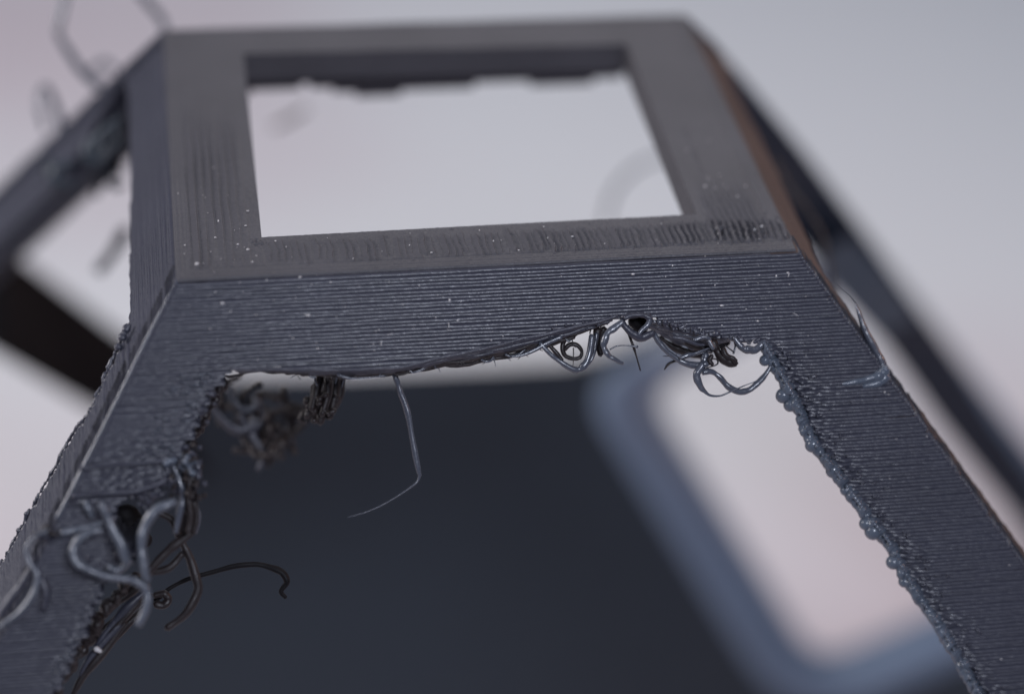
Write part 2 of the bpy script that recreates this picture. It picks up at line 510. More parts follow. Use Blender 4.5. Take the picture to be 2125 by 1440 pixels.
def pxs(L, d0=0.0, depth=None):
    """(px, py, r_px[, extra depth]) -> world points; depth counted from the front wall unless given"""
    out = []
    for q in L:
        d = (depth if depth is not None else fdepth(q[0], q[1])) + d0 + (q[3] if len(q) > 3 else 0)
        p = at(q[0], q[1], d)
        out.append((p[0], p[1], p[2], q[2] * d / F))
    return out
def strand(L, parent, mat=None, d0=0.0, depth=None, name='strand', label=None, seg=10):
    mb = MB(); tube(mb, pxs(L, d0, depth), seg)
    o = mb.build(name, mat or M_GLOSS, parent)
    if label: o['label'] = label
    return o
BF, LFL, LFR, LBL = OB['front'], OB['fl'], OB['fr'], OB['bl']
# sagging threads under the front beam
def lerp_line(pts, x): return np.interp(x, [p[0] for p in pts], [p[1] for p in pts])
upl = [(480, 766), (700, 768), (830, 762), (980, 728), (1130, 694), (1285, 656)]
lowl = [(480, 772), (560, 772), (640, 778), (720, 784), (830, 774), (900, 762), (990, 752), (1060, 737), (1140, 716), (1220, 690), (1290, 662)]
for k in range(11):
    f = k / 10
    x0 = 480 + 20 * f + random.uniform(0, 160) * (k % 3 == 1); x1 = 1290 - random.uniform(0, 60) - (40 if k > 7 else 0)
    L = []
    for x in np.linspace(x0, x1, 22):
        y = (1 - f) * lerp_line(upl, x) + f * lerp_line(lowl, x) + random.uniform(-2.2, 2.6) * (.6 + f)
        w = math.sin(math.pi * (x - 470) / 830)
        L.append((x, y, 3.6 + random.uniform(-1.2, 1.4), .000 + .035 * f * w - .010 * (1 - f)))
    strand(L, BF, M_WALL if k < 6 else M_DARK, name='sagging_thread', seg=8)
for k in range(26):
    x = random.uniform(520, 1270); y = lerp_line(lowl, x) - 3; a = random.uniform(-.9, .9); l = random.uniform(6, 26)
    L = [(x, y, 1.6)]
    for q in range(3):
        x += l / 3 * math.sin(a) + random.uniform(-2, 2); y += l / 3 * math.cos(a); L.append((x, y, 1.3 - .35 * q)); a += random.uniform(-.6, .6)
    strand(L, BF, M_DARK if k % 3 else M_GLOSS, .012, name='hair_strand', seg=6)
for k in range(9):
    x = random.uniform(600, 1200); y = lerp_line(lowl, x) - 4; w = random.uniform(14, 45)
    strand([(x, y, 2.5), (x + w * .3, y + random.uniform(2, 7), 3), (x + w * .7, lerp_line(lowl, x + w * .7) + random.uniform(1, 6), 3), (x + w, lerp_line(lowl, x + w) - 4, 2.5)], BF, M_DARK if k % 2 else M_GLOSS, .012, name='sagging_thread', seg=7)
# flap right of the sag
upr = [(1350, 664), (1400, 676), (1450, 690), (1500, 700), (1590, 712)]
for k in range(9):
    f = k / 8
    L = []
    x1 = 1560 - 90 * f
    for x in np.linspace(1345, x1, 9):
        y = lerp_line(upr, x) + f * 34 * math.sin(math.pi * min(1, (x - 1330) / 190)) ** .8 + random.uniform(-2.5, 2.5)
        L.append((x, y, 4.2 + random.uniform(-1, 1.5), .004 + .03 * f))
    strand(L, BF, M_WALL if k % 3 else M_GLOSS, name='sagging_thread', seg=8)
ST = [  # points, material, d0
    ([(1060, 740, 3), (1080, 737, 4), (1110, 726, 4.5), (1137, 712, 4.5), (1165, 700, 4)], M_GLOSS, 0),
    ([(1120, 712, 5), (1140, 732, 5.5), (1161, 750, 5.5), (1193, 768, 6), (1212, 758, 6.5), (1223, 733, 6.5), (1228, 696, 6)], M_GLOSS, .0),
    ([(1134, 708, 5), (1150, 728, 5), (1166, 748, 5)], M_DARK, .02),
    ([(1238, 692, 4.5), (1236, 715, 4.5), (1231, 738, 4.5), (1219, 757, 4)], M_GLOSS, .015),
    ([(1176, 697, 5), (1168, 715, 5), (1170, 735, 4.5), (1186, 744, 4.5), (1203, 742, 4.5), (1207, 728, 4.5), (1196, 715, 4.5), (1180, 716, 4.5), (1172, 726, 4)], M_DARK, .03),
    ([(1190, 722, 1.2), (1190, 745, 1), (1189, 765, .8)], M_DARK, .0),
    ([(1240, 684, 9), (1240, 712, 8), (1246, 736, 7)], M_DARK, .02),
    ([(1252, 682, 8), (1250, 705, 7), (1254, 730, 5)], M_DARK, .035),
    ([(1292, 668, 6), (1276, 680, 6.5), (1260, 694, 7), (1253, 716, 7), (1262, 736, 6.5), (1276, 746, 5.5), (1293, 754, 3)], M_GLOSS, -.02),
    ([(1266, 725, 2), (1281, 718, 1.6), (1300, 717, 1.4), (1323, 720, 3)], M_GLOSS, 0),
    ([(1300, 676, 5), (1307, 698, 3.5), (1313, 715, 3), (1320, 737, 1.6), (1329, 769, 1.4)], M_DARK, .01),
    ([(1290, 664, 7), (1302, 682, 8), (1318, 697, 9), (1336, 700, 9), (1356, 690, 7)], M_WALL, -.005),
    ([(1349, 660, 5), (1345, 675, 5.5), (1331, 688, 5), (1322, 700, 4)], M_GLOSS, -.01),
    ([(1296, 660, 6), (1312, 655, 5), (1335, 655, 5), (1352, 662, 6)], M_WALL, -.01),
    ([(1355, 692, 6), (1372, 715, 6.5), (1392, 735, 6), (1419, 753, 6), (1447, 758, 6.5), (1470, 751, 6), (1477, 738, 4)], M_GLOSS, .0),
    ([(1379, 767, 1.5), (1388, 755, 3), (1404, 748, 3), (1420, 746, 2)], M_DARK, .02),
    ([(1376, 739, 1), (1392, 738, 1.2), (1405, 735, 1)], M_GLOSS, .02),
    ([(1458, 755, 5), (1447, 777, 8), (1454, 800, 7), (1464, 813, 4.5), (1475, 821, 3), (1495, 821, 2.2), (1517, 812, 2), (1540, 802, 1.2), (1571, 790, .8)], M_GLOSS, -.01),
    ([(1458, 772, 8), (1478, 771, 7), (1495, 785, 6), (1513, 804, 6), (1536, 813, 6.5), (1560, 806, 6), (1582, 786, 5.5), (1600, 758, 4)], M_GLOSS, .0),
    ([(1480, 706, 8), (1488, 728, 10), (1500, 745, 11), (1514, 753, 10), (1528, 754, 7)], M_DARK, .0),
    ([(1500, 722, 5), (1505, 735, 7), (1519, 744, 6), (1528, 751, 5)], M_DARK, -.012),
    ([(1524, 700, 6), (1533, 714, 7), (1545, 724, 8), (1562, 727, 8), (1577, 719, 7.5), (1588, 708, 6)], M_GLOSS, -.005),
    ([(1505, 703, 2.5), (1521, 706, 2.2), (1526, 718, 2), (1522, 734, 2)], M_GLOSS, .005),
    ([(1504, 716, 1.5), (1514, 724, 1.5), (1523, 731, 1.5)], M_DARK, .0),
    ([(1472, 706, 5), (1475, 714, 5.5), (1480, 724, 4)], M_GLOSS, -.02),
    ([(1412, 742, 4), (1428, 736, 5), (1446, 732, 3), (1478, 720, 2)], M_GLOSS, -.01),
    ([(1405, 748, 3), (1441, 737, 2.5), (1468, 729, 3), (1488, 728, 2)], M_GLOSS, .01),
    ([(1470, 744, 2), (1487, 746, 1.8), (1488, 756, 1.6), (1466, 764, 1.4)], M_DARK, .0),
    ([(1396, 700, 4), (1420, 704, 5), (1446, 714, 4), (1462, 716, 3)], M_WALL, -.012),
    ([(1440, 706, 4), (1458, 700, 6), (1474, 704, 4)], M_GLOSS, -.012),
    ([(1466, 735, 7), (1462, 748, 8), (1458, 765, 7)], M_GLOSS, .005),
    ([(1478, 738, 4), (1472, 748, 5), (1478, 757, 4)], M_DARK, -.005),
    ([(1390, 690, 6), (1410, 700, 8), (1430, 712, 9), (1455, 722, 8), (1478, 728, 6)], M_DARK, .03),
    ([(1370, 700, 5), (1395, 718, 8), (1425, 730, 9), (1460, 738, 7)], M_DARK, .05),
]
for L, mt_, d0 in ST: strand(L, BF, mt_, d0)
# long strand hanging from the middle
strand([(812, 766, 5), (822, 785, 6.5), (832, 815, 6), (846, 858, 6), (857, 920, 5.5), (866, 962, 5.5), (871, 986, 3.6)], BF, M_GLOSS, .03, label='long thick strand hanging from the middle of the front beam')
strand([(871, 984, 3.4), (866, 999, 2.2), (845, 1016, 1.6), (800, 1044, 1.3), (760, 1062, 1.0), (722, 1073, .8)], BF, M_GLOSS, .03, name='hair_strand')
strand([(700, 778, 3), (730, 786, 3), (770, 784, 2.5), (800, 780, 2)], BF, M_GLOSS, .0)
strand([(468, 782, 3), (480, 784, 4), (498, 779, 4), (512, 770, 3)], BF, M_DARK, .01)

# bundle of short stubs under the left half of the beam, sharper
for (x, y0, y1, r, dd) in ((660, 776, 850, 9, .14), (676, 784, 862, 9, .13), (692, 782, 868, 9, .15), (704, 784, 850, 7, .16), (646, 800, 866, 8, .16), (668, 830, 878, 10, .15)):
    strand([(x + 6, y0, r), (x + random.uniform(-4, 4), (y0 + y1) / 2, r * 1.05), (x - 8 + random.uniform(-5, 5), y1, r * .8)], BF, M_DARK, dd, name='stub')
strand([(645, 770, 2), (652, 782, 2.5), (658, 800, 2)], BF, M_GLOSS, .1)
# blurred tangle further back
tg = MB(); rr_ = random.Random(4)
def tangle(mb, pts, n, spread, r, dlo, dhi, seg=8):
    for k in range(n):
        i = rr_.randrange(len(pts) - 1); t = rr_.random()
        cx_ = pts[i][0] * (1 - t) + pts[i + 1][0] * t; cy_ = pts[i][1] * (1 - t) + pts[i + 1][1] * t
        L = []; a = rr_.uniform(0, 6.28); x, y = cx_, cy_; d = rr_.uniform(dlo, dhi)
        for q in range(6):
            L.append((x, y, r * rr_.uniform(.6, 1.2), d)); a += rr_.uniform(-.2, .9)
            x += spread * math.cos(a); y += spread * math.sin(a); d += rr_.uniform(-.01, .01)
        tube(mb, pxs(L), seg)
tangle(tg, [(440, 825), (500, 850), (560, 850), (620, 865)], 12, 15, 8, .35, .45)
tangle(tg, [(520, 865), (555, 900), (546, 945)], 9, 13, 7, .35, .42)
tangle(tg, [(610, 870), (580, 900), (560, 930)], 6, 12, 5, .3, .4)
o = tg.build('tangle', M_DARK, BF); o['kind'] = 'stuff'; o['label'] = 'blurred tangle of burnt strands behind the front beam'

# left leg: curls, torn bits
LS = [
    ([(212, 1044, 9), (222, 1062, 9.5), (232, 1093, 9), (247, 1120, 9), (257, 1150, 9.5), (262, 1165, 7)], M_GLOSS, -.05),
    ([(362, 1040, 8), (345, 1048, 9), (324, 1058, 9.5), (303, 1086, 9.5), (293, 1127, 9.5), (298, 1171, 9.5), (307, 1204, 8)], M_GLOSS, -.05),
    ([(212, 1100, 6), (190, 1103, 7), (166, 1116, 8), (153, 1140, 8.5), (163, 1168, 8.5), (204, 1191, 8.5), (252, 1201, 8.5), (284, 1206, 8.5), (304, 1230, 8.5), (303, 1262, 8.5), (289, 1295, 8)], M_GLOSS, -.045),
    ([(330, 1064, 7), (357, 1079, 8), (371, 1110, 7.5), (391, 1154, 8), (407, 1198, 8.5), (408, 1232, 8.5), (388, 1270, 9), (347, 1305, 8)], M_DARK, .05),
    ([(398, 1105, 8), (367, 1127, 9), (333, 1158, 8), (304, 1190, 7)], M_DARK, .03),
    ([(378, 1148, 7), (350, 1178, 8), (312, 1187, 7)], M_DARK, .05),
    ([(322, 1246, 5), (354, 1219, 5.5), (395, 1200, 5), (442, 1186, 5), (487, 1175, 5), (531, 1171, 5.5), (565, 1178, 6), (588, 1190, 8), (595, 1208, 7), (583, 1226, 5), (593, 1240, 4)], M_BLACK, .12),
    ([(300, 1205, 9), (270, 1228, 10), (238, 1250, 10), (196, 1290, 9)], M_DARK, .10),
    ([(312, 1232, 8), (285, 1252, 10), (238, 1290, 10), (186, 1335, 8)], M_DARK, .12),
    ([(300, 1262, 7), (262, 1296, 9), (210, 1350, 8), (170, 1400, 7)], M_DARK, .14),
    ([(322, 1235, 7), (340, 1232, 9), (350, 1245, 9), (338, 1256, 8), (322, 1252, 7)], M_DARK, .10),
    ([(99, 1100, 4), (80, 1108, 3.5), (60, 1125, 3.5), (54, 1144, 4), (66, 1171, 5), (78, 1195, 7), (68, 1232, 8), (44, 1266, 7), (14, 1290, 5), (-8, 1305, 4)], M_GLOSS, -.04),
    ([(70, 1110, 5), (88, 1104, 7), (96, 1092, 6), (104, 1104, 6), (118, 1110, 4)], M_DARK, -.025),
    ([(178, 1040, 7), (184, 1052, 8), (190, 1072, 6)], M_GLOSS, -.02),
    ([(128, 1108, 7), (150, 1100, 8), (190, 1092, 6), (215, 1084, 5)], M_GLOSS, -.02),
    ([(150, 1030, 5), (200, 1024, 5), (260, 1022, 6), (320, 1008, 6), (345, 995, 5)], M_WALL, -.014),
    ([(165, 972, 5), (200, 968, 4.5), (260, 964, 5), (330, 958, 5), (372, 950, 4)], M_WALL, -.010),
    ([(88, 1200, 8), (96, 1230, 9), (92, 1262, 8)], M_WALL, -.012),
    ([(225, 1175, 8), (240, 1182, 9), (258, 1174, 8), (268, 1160, 7)], M_GLOSS, -.02),
    ([(0, 1275, 8), (22, 1240, 9), (48, 1205, 9), (70, 1170, 6)], M_WALL, -.012),
]
for L, mt_, d0 in LS: strand([(q[0], q[1], q[2] * .98) for q in L], LFL, M_PALE if mt_ is M_GLOSS else mt_, d0, seg=12)
mbs_ = MB()
for k in range(110):
    t = random.random(); y = 775 + 185 * t; xr = np.interp(y, (775, 830, 900, 960), (455, 425, 392, 362))
    x = xr - abs(random.gauss(0, 42)) - 6; l = random.uniform(3, 16)
    tube(mbs_, pxs([(x - l, y + l * .05, .6), (x - l * .4, y + random.uniform(-.8, .8), random.uniform(.9, 1.9)), (x, y - l * .05, .6)], -.0065), 6, 4)
for k in range(60):
    t = random.random(); y = 1205 + 235 * t; xr = np.interp(y, (1205, 1300, 1440), (215, 178, 108))
    x = xr - abs(random.gauss(0, 9)); l = random.uniform(3, 10)
    tube(mbs_, pxs([(x - l, y + l * .05, .6), (x - l * .4, y + random.uniform(-2, 2), random.uniform(1.2, 2.6)), (x, y - l * .05, .6)], -.0065), 6, 4)
o = mbs_.build('scuff', M_PALE, LFL); o['kind'] = 'stuff'; o['label'] = 'pale scuff marks near the torn edge of the left leg'
# twisted column of strands at the torn inner edge
for k in range(7):
    x = 372 + 7 * k + random.uniform(-3, 3)
    strand([(x - 18, 955, 6), (x - 4, 990, 8), (x + 6 - 3 * k, 1030, 7), (x - 2, 1070, 7), (x - 8, 1105, 5)], LFL, M_DARK if k % 3 else M_GLOSS, .0 + .02 * (k % 4), name='strand')

# melted lumps: spheres merged by a remesh
def icos(center, r, sub=2, sq=(1, 1, 1)):
    import bmesh
    key = sub
    if key not in icos.c:
        bm = bmesh.new(); bmesh.ops.create_icosphere(bm, subdivisions=sub, radius=1)
        icos.c[key] = ([tuple(v.co) for v in bm.verts], [tuple(v.index for v in f.verts) for f in bm.faces]); bm.free()
    V, Fc = icos.c[key]
    return [(center[0] + r * sq[0] * v[0], center[1] + r * sq[1] * v[1], center[2] + r * sq[2] * v[2]) for v in V], Fc
icos.c = {}
def remesh(o, vs, sm=True):
    md = o.modifiers.new('remesh', 'REMESH'); md.mode = 'VOXEL'; md.voxel_size = vs; md.use_smooth_shade = sm
    s = o.modifiers.new('smooth', 'SMOOTH'); s.factor = .5; s.iterations = 1
def lumps(name, specs, mat, parent, vs=.0016, label=None, kind=None):
    mb = MB()
    for (u, v, r, dd) in specs:
        d = fdepth(u, v) + dd
        V, Fc = icos(at(u, v, d), r * d / F, 2, (random.uniform(.85, 1.2), random.uniform(.85, 1.2), random.uniform(.8, 1.15)))
        mb.add(V, Fc)
    o = mb.build(name, mat, parent); remesh(o, vs)
    if label: o['label'] = label
    if kind: o['kind'] = kind
    return o
# beaded inner edge of the right leg
ed = [(1588, 712), (1606, 745), (1628, 785), (1655, 835), (1676, 885), (1700, 930), (1735, 975), (1775, 1030), (1812, 1080), (1848, 1125), (1880, 1185), (1915, 1245), (1955, 1300), (1995, 1370), (2040, 1445), (2070, 1490)]
spec = []
E_ = catmull(ed, 10)
arc = np.concatenate([[0], np.cumsum(np.linalg.norm(np.diff(E_, axis=0), axis=1))])
mbe = MB()
for s in np.arange(0, arc[-1], 7.5):
    x = np.interp(s, arc, E_[:, 0]); y = np.interp(s, arc, E_[:, 1])
    w = 5 + 5 * abs(math.sin(s / 41.0)) + random.uniform(-1, 5); r0 = random.uniform(4.0, 6.2); dd = random.uniform(-.010, .004)
    L = [(x + 5, y - 7, r0 * .8, dd + .01), (x - w * .4, y - 3, r0, dd), (x - w, y + 5, r0 * random.uniform(.9, 1.35), dd + .004), (x - w * .3, y + 13, r0, dd + .012), (x + 6, y + 15, r0 * .8, dd + .02)]
    tube(mbe, pxs(L), 8, 4)
    tube(mbe, pxs([(x - 3, y - 6, 6, .02), (x - 1, y + 2, 6.5, .02), (x + 3, y + 8, 6, .02)]), 8, 3)
    if random.random() < .5:
        V, Fc = icos(at(x - 2, y, fdepth(x, y) - .012), random.uniform(3.5, 5) * 3.2 / F, 2); mbe.add(V, Fc)
o = mbe.build('melted_edge', M_BEAD, LFR); remesh(o, .0013)
o['label'] = 'beaded melted inner edge of the right leg'; o['kind'] = 'stuff'
for (x, y, r) in ((1598, 742, 9), (1636, 815, 12), (1651, 834, 11), (1697, 917, 12), (1740, 970, 12), (1766, 1011, 9), (1823, 1096, 14), (1865, 1160, 12), (1888, 1200, 10), (1938, 1262, 8), (1970, 1310, 10), (2010, 1373, 11), (1712, 932, 8), (1808, 1080, 11)):
    x -= 11; y += 6; r *= 1.3
    d = fdepth(x, y) + .004
    mb = MB(); V, Fc = icos(at(x, y, d), r * d / F, 3, (1, 1, random.uniform(.95, 1.08))); mb.add(V, Fc)
    mb.build('plastic_drop', M_BEAD, LFR)
# loose crumbs standing on the right leg near its edge
spec = []
for k in range(90):
    t = random.random(); s = t * arc[-1]
    x = np.interp(s, arc, E_[:, 0]) + abs(random.gauss(0, 30)) + 10; y = np.interp(s, arc, E_[:, 1]) + random.uniform(-4, 4)
    n_ = random.randint(1, 4)
    for q in range(n_): spec.append((x + q * 4, y - q * .4, random.uniform(2, 3.6), -.003))
lumps('crumb', spec, M_WALL, LFR, .0013, 'rough crumbs beside the melted edge', 'stuff')
# torn lumps on the left leg
spec = []
for (cx_, cy_, sx, sy, n_, r0, dd) in ((385, 960, 22, 22, 26, 8, .0), (405, 985, 14, 20, 16, 8, .01), (350, 1010, 20, 12, 16, 7, .0), (300, 1030, 40, 8, 18, 7, -.005),
                                     (240, 1150, 40, 30, 30, 9, .01), (420, 850, 8, 22, 14, 7, .01), (440, 815, 8, 10, 8, 6, .0), (100, 1110, 20, 14, 14, 8, -.004), (385, 1010, 14, 22, 14, 8, .02)):
    for k in range(n_):
        spec.append((cx_ + random.gauss(0, sx * .6), cy_ + random.gauss(0, sy * .6), r0 * random.uniform(.5, 1.1), dd + random.uniform(-.012, .012)))
lumps('melted_lump', spec, M_WALL, LFL, .002, 'torn and melted lumps on the left leg', 'stuff')
spec = [(385 + random.gauss(0, 14), 1000 + random.gauss(0, 28), random.uniform(5, 9), random.uniform(-.02, .03)) for k in range(50)]
lumps('burnt_lump', spec, M_DARK, LFL, .002, 'brown black burnt lumps at the torn edge', 'stuff')
# pale ridge along the left leg's corner
L = [(368, 584, 4), (330, 655, 4), (290, 735, 4.2), (245, 825, 4.5), (205, 905, 4.5), (174, 966, 5), (150, 1015, 5), (118, 1078, 5)]
strand(L, LFL, M_GLOSS, .004, name='corner_ridge')
# lumps along the outer left edge and the sagging knob under the left beam
spec = []
for (x, y) in catmull([(262, 675), (250, 710), (228, 755), (200, 820), (178, 865), (150, 900), (118, 960), (80, 1025), (40, 1100), (0, 1170)], 9)[:, :2]:
    p, d = onplane(x, y, *PLN['left']); spec.append((x + random.uniform(-2, 4), y, random.uniform(3, 6.5), d - fdepth(x, y) + .005))
spec += [(262, 684, 9, .07), (254, 700, 10, .07), (246, 720, 9, .08), (268, 676, 6, .07)]
lumps('melted_edge', spec, M_WALL, LFL, .002, 'ragged outer edge of the left leg', 'stuff')

spec = []
for k in range(230):
    x = random.uniform(930, 1300) if k < 150 else random.uniform(1340, 1590)
    if k < 150: y = lerp_line(upl, x) + random.gauss(1, 4) * min(1, (x - 900) / 200)
    else: y = lerp_line(upr, x) + random.gauss(0, 4)
    spec.append((x, y, random.uniform(1.6, 4.0), -.003))
for x, y, r_ in ((1296, 658, 7), (1306, 654, 6), (1318, 652, 6), (1332, 653, 6), (1345, 656, 7), (1395, 672, 6), (1402, 675, 6), (1487, 692, 8), (1380, 668, 6)): spec.append((x, y, r_, -.004))
lumps('crumb', spec, M_WALL, BF, .0013, 'fuzzy torn rim of the sagging beam', 'stuff')
lumps('pocket_shade', [(1495, 712, 14, .04), (1505, 708, 12, .04)], M_BLACK, BF, .002, 'black lump painted as shade in a small hole near the right end of the sagging beam')  # black lumps placed as the shade inside torn holes
lumps('pocket_shade', [(272, 1085, 30, .085), (280, 1105, 28, .085), (262, 1068, 24, .085), (296, 1120, 22, .085)], M_BLACK, LFL, .003, 'black lump painted as shade in the cavity torn into the left leg')
lumps('pocket_shade', [(1328, 674, 17, .05), (1318, 668, 14, .05), (1340, 668, 13, .05), (1330, 684, 12, .05)], M_BLACK, BF, .002, 'black lump painted as shade in the hole torn into the underside of the front beam')
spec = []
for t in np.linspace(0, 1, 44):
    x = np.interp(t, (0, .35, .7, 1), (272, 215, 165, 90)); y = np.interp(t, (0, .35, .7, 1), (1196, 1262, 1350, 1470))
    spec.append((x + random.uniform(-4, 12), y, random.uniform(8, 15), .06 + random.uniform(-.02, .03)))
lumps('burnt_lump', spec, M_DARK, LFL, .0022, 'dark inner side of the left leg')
for k in range(4):
    o_ = random.uniform(-10, 10)
    strand([(300 - 12 * k + o_, 1225 + 22 * k, 5), (262 - 14 * k, 1262 + 28 * k + o_, 9), (222 - 16 * k + o_, 1310 + 32 * k, 7), (188 - 14 * k, 1362 + 30 * k, 4)], LFL, M_DARK if k % 2 else M_WALL, .08)
lumps('burnt_lump', [(200, 1346, 6, .06), (207, 1350, 5, .06)], M_SPECK, LFL, .0018, 'pale crumb on the dark inner side of the left leg')
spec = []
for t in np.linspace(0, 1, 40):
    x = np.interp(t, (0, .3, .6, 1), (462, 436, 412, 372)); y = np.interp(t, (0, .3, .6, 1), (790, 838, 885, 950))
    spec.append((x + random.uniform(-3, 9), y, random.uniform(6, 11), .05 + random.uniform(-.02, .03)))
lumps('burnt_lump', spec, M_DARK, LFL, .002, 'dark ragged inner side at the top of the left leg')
spec = [(388 + random.gauss(0, 9), 965 + random.gauss(0, 14), random.uniform(4, 8), -.022 + random.uniform(-.01, .01)) for k in range(14)]
spec += [(345, 962, 8, -.02), (352, 957, 8, -.02), (362, 955, 7, -.02)]
lumps('melted_lump', spec, M_BEAD, LFL, .0018, 'pale glossy lumps at the torn edge of the left leg')
for L, mt_ in (
    ([(432, 822, 7), (446, 850, 9), (468, 876, 10), (496, 893, 10), (520, 886, 9), (528, 866, 8)], M_WALL),
    ([(478, 800, 6), (486, 826, 8), (500, 846, 9), (520, 850, 9), (534, 838, 8), (528, 824, 6)], M_GLOSS),
    ([(500, 860, 8), (512, 880, 9), (532, 884, 9), (548, 868, 8), (544, 850, 7)], M_WALL),
    ([(548, 846, 7), (566, 858, 9), (586, 852, 9), (606, 862, 8), (632, 862, 7)], M_DARK),
    ([(530, 880, 9), (526, 904, 9), (540, 928, 8), (546, 950, 7), (536, 974, 5)], M_WALL),
    ([(575, 880, 8), (590, 902, 8), (586, 926, 7), (570, 948, 6), (556, 968, 4)], M_DARK),
    ([(560, 870, 8), (556, 900, 9), (562, 930, 7), (550, 960, 5)], M_DARK),
    ([(600, 905, 6), (622, 886, 7), (640, 868, 7), (652, 846, 6)], M_DARK),
    ([(455, 805, 5), (462, 826, 7), (456, 846, 6)], M_DARK)):
    strand(L, BF, mt_, .36)
spec = [(np.interp(t, (0, .5, 1), (450, 545, 560)) + random.gauss(0, 16), np.interp(t, (0, .5, 1), (838, 868, 925)) + random.gauss(0, 9), random.uniform(7, 13), .38 + random.uniform(-.02, .04)) for t in np.linspace(0, 1, 34)]
lumps('burnt_lump', spec, M_DARK, BF, .003, 'dark drooping melted lump hanging behind the beam')
spec = [(672 + random.gauss(0, 14), 835 + random.gauss(0, 22), random.uniform(5, 10), .14 + random.uniform(-.02, .03)) for k in range(36)]
spec += [(640 + random.gauss(0, 14), 862 + random.gauss(0, 8), random.uniform(5, 10), .2) for k in range(12)]
lumps('burnt_lump', spec, M_DARK, BF, .0022, 'melted lump fusing the stubs under the beam')

# right: spike and molten tip at the corner
strand([(1774, 628, 1.5), (1782, 652, 5), (1795, 685, 7.5), (1813, 722, 8.5), (1830, 755, 9), (1838, 780, 9)], LFR, M_GLOSS, .01, label='pointed spike standing off the right leg', name='spike')
strand([(1733, 588, .7), (1748, 603, .8), (1762, 615, .9), (1774, 630, 1.2)], LFR, M_GLOSS, .02, name='hair_strand')
strand([(1735, 797, 4, .003), (1765, 794, 7, .003), (1795, 788, 9, .002), (1818, 782, 11, .0), (1833, 776, 11, .0), (1838, 764, 9, .0)], LFR, M_BEAD, 0, name='molten_tip', label='smooth molten tip at the corner of the right leg', seg=14)
strand([(1790, 800, 6, .004), (1815, 796, 10, .002), (1832, 790, 10, .0), (1838, 778, 8, .0)], LFR, M_BEAD, 0, name='molten_tip', seg=14)
strand([(1610, 330, 4), (1636, 380, 6), (1678, 439, 6), (1705, 484, 5), (1719, 536, 4.5), (1732, 612, 4)], OB['right'], M_DARK, depth=3.75)
# rear left leg: blurred rods and curls
LB = [([(140, -30, 8), (128, 30, 8), (124, 75, 8), (155, 130, 9), (190, 168, 10), (222, 195, 12)], M_GLOSS, 3.9),
      ([(285, -20, 9), (310, 10, 9), (335, 42, 9), (345, 70, 8)], M_GLOSS, 3.95),
      ([(92, 270, 5), (80, 225, 5), (84, 188, 5), (98, 184, 6), (116, 225, 8), (132, 280, 8)], M_GLOSS, 3.95),
      ([(205, 562, 13), (228, 530, 13), (262, 478, 13)], M_GLOSS, 4.0),
      ([(185, 150, 7), (215, 132, 8), (240, 148, 7)], M_GLOSS, 4.1)]
for L, mt_, dp in LB: strand(L, LBL, mt_, depth=dp)
strand([(1255, 470, 5), (1268, 410, 5), (1300, 365, 5), (1345, 335, 5), (1400, 320, 5)], OB['back'], M_GLOSS, depth=4.5, label='faint blurred loop seen through the opening')
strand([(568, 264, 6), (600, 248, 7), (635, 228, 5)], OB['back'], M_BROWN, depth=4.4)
tg = MB()
def tangle_at(mb, pts, n, spread, r, dlo, dhi):
    for k in range(n):
        i = rr_.randrange(len(pts) - 1); t = rr_.random()
        x = pts[i][0] * (1 - t) + pts[i + 1][0] * t; y = pts[i][1] * (1 - t) + pts[i + 1][1] * t
        d = rr_.uniform(dlo, dhi); a = rr_.uniform(0, 6.28); L = []
        for q in range(5):
            L.append((x, y, r * rr_.uniform(.6, 1.2))); a += rr_.uniform(-1.2, 1.2); x += spread * math.cos(a); y += spread * math.sin(a)
        tube(mb, pxs(L, depth=d), 8)
tangle_at(tg, [(105, 372), (185, 330), (248, 272)], 26, 12, 8, 3.84, 3.98)
for L in ([(255, 248, 8), (232, 262, 10), (205, 290, 11), (196, 318, 9)], [(196, 285, 8), (180, 310, 10), (186, 335, 9), (208, 330, 8)], [(245, 300, 9), (222, 318, 9), (206, 345, 8)],
          [(150, 340, 9), (128, 345, 10), (110, 362, 10), (118, 380, 8), (142, 376, 7)], [(236, 258, 8), (250, 285, 9), (246, 312, 8)], [(228, 372, 6), (240, 392, 6), (252, 384, 5)]):
    strand(L, LBL, M_PANEL, depth=3.78)
tangle_at(tg, [(215, 380), (245, 360)], 8, 9, 6, 3.9, 4.0)
o = tg.build('tangle', M_PANEL, LBL); o['kind'] = 'stuff'; o['label'] = 'blurred tangle of strands on the rear left leg'

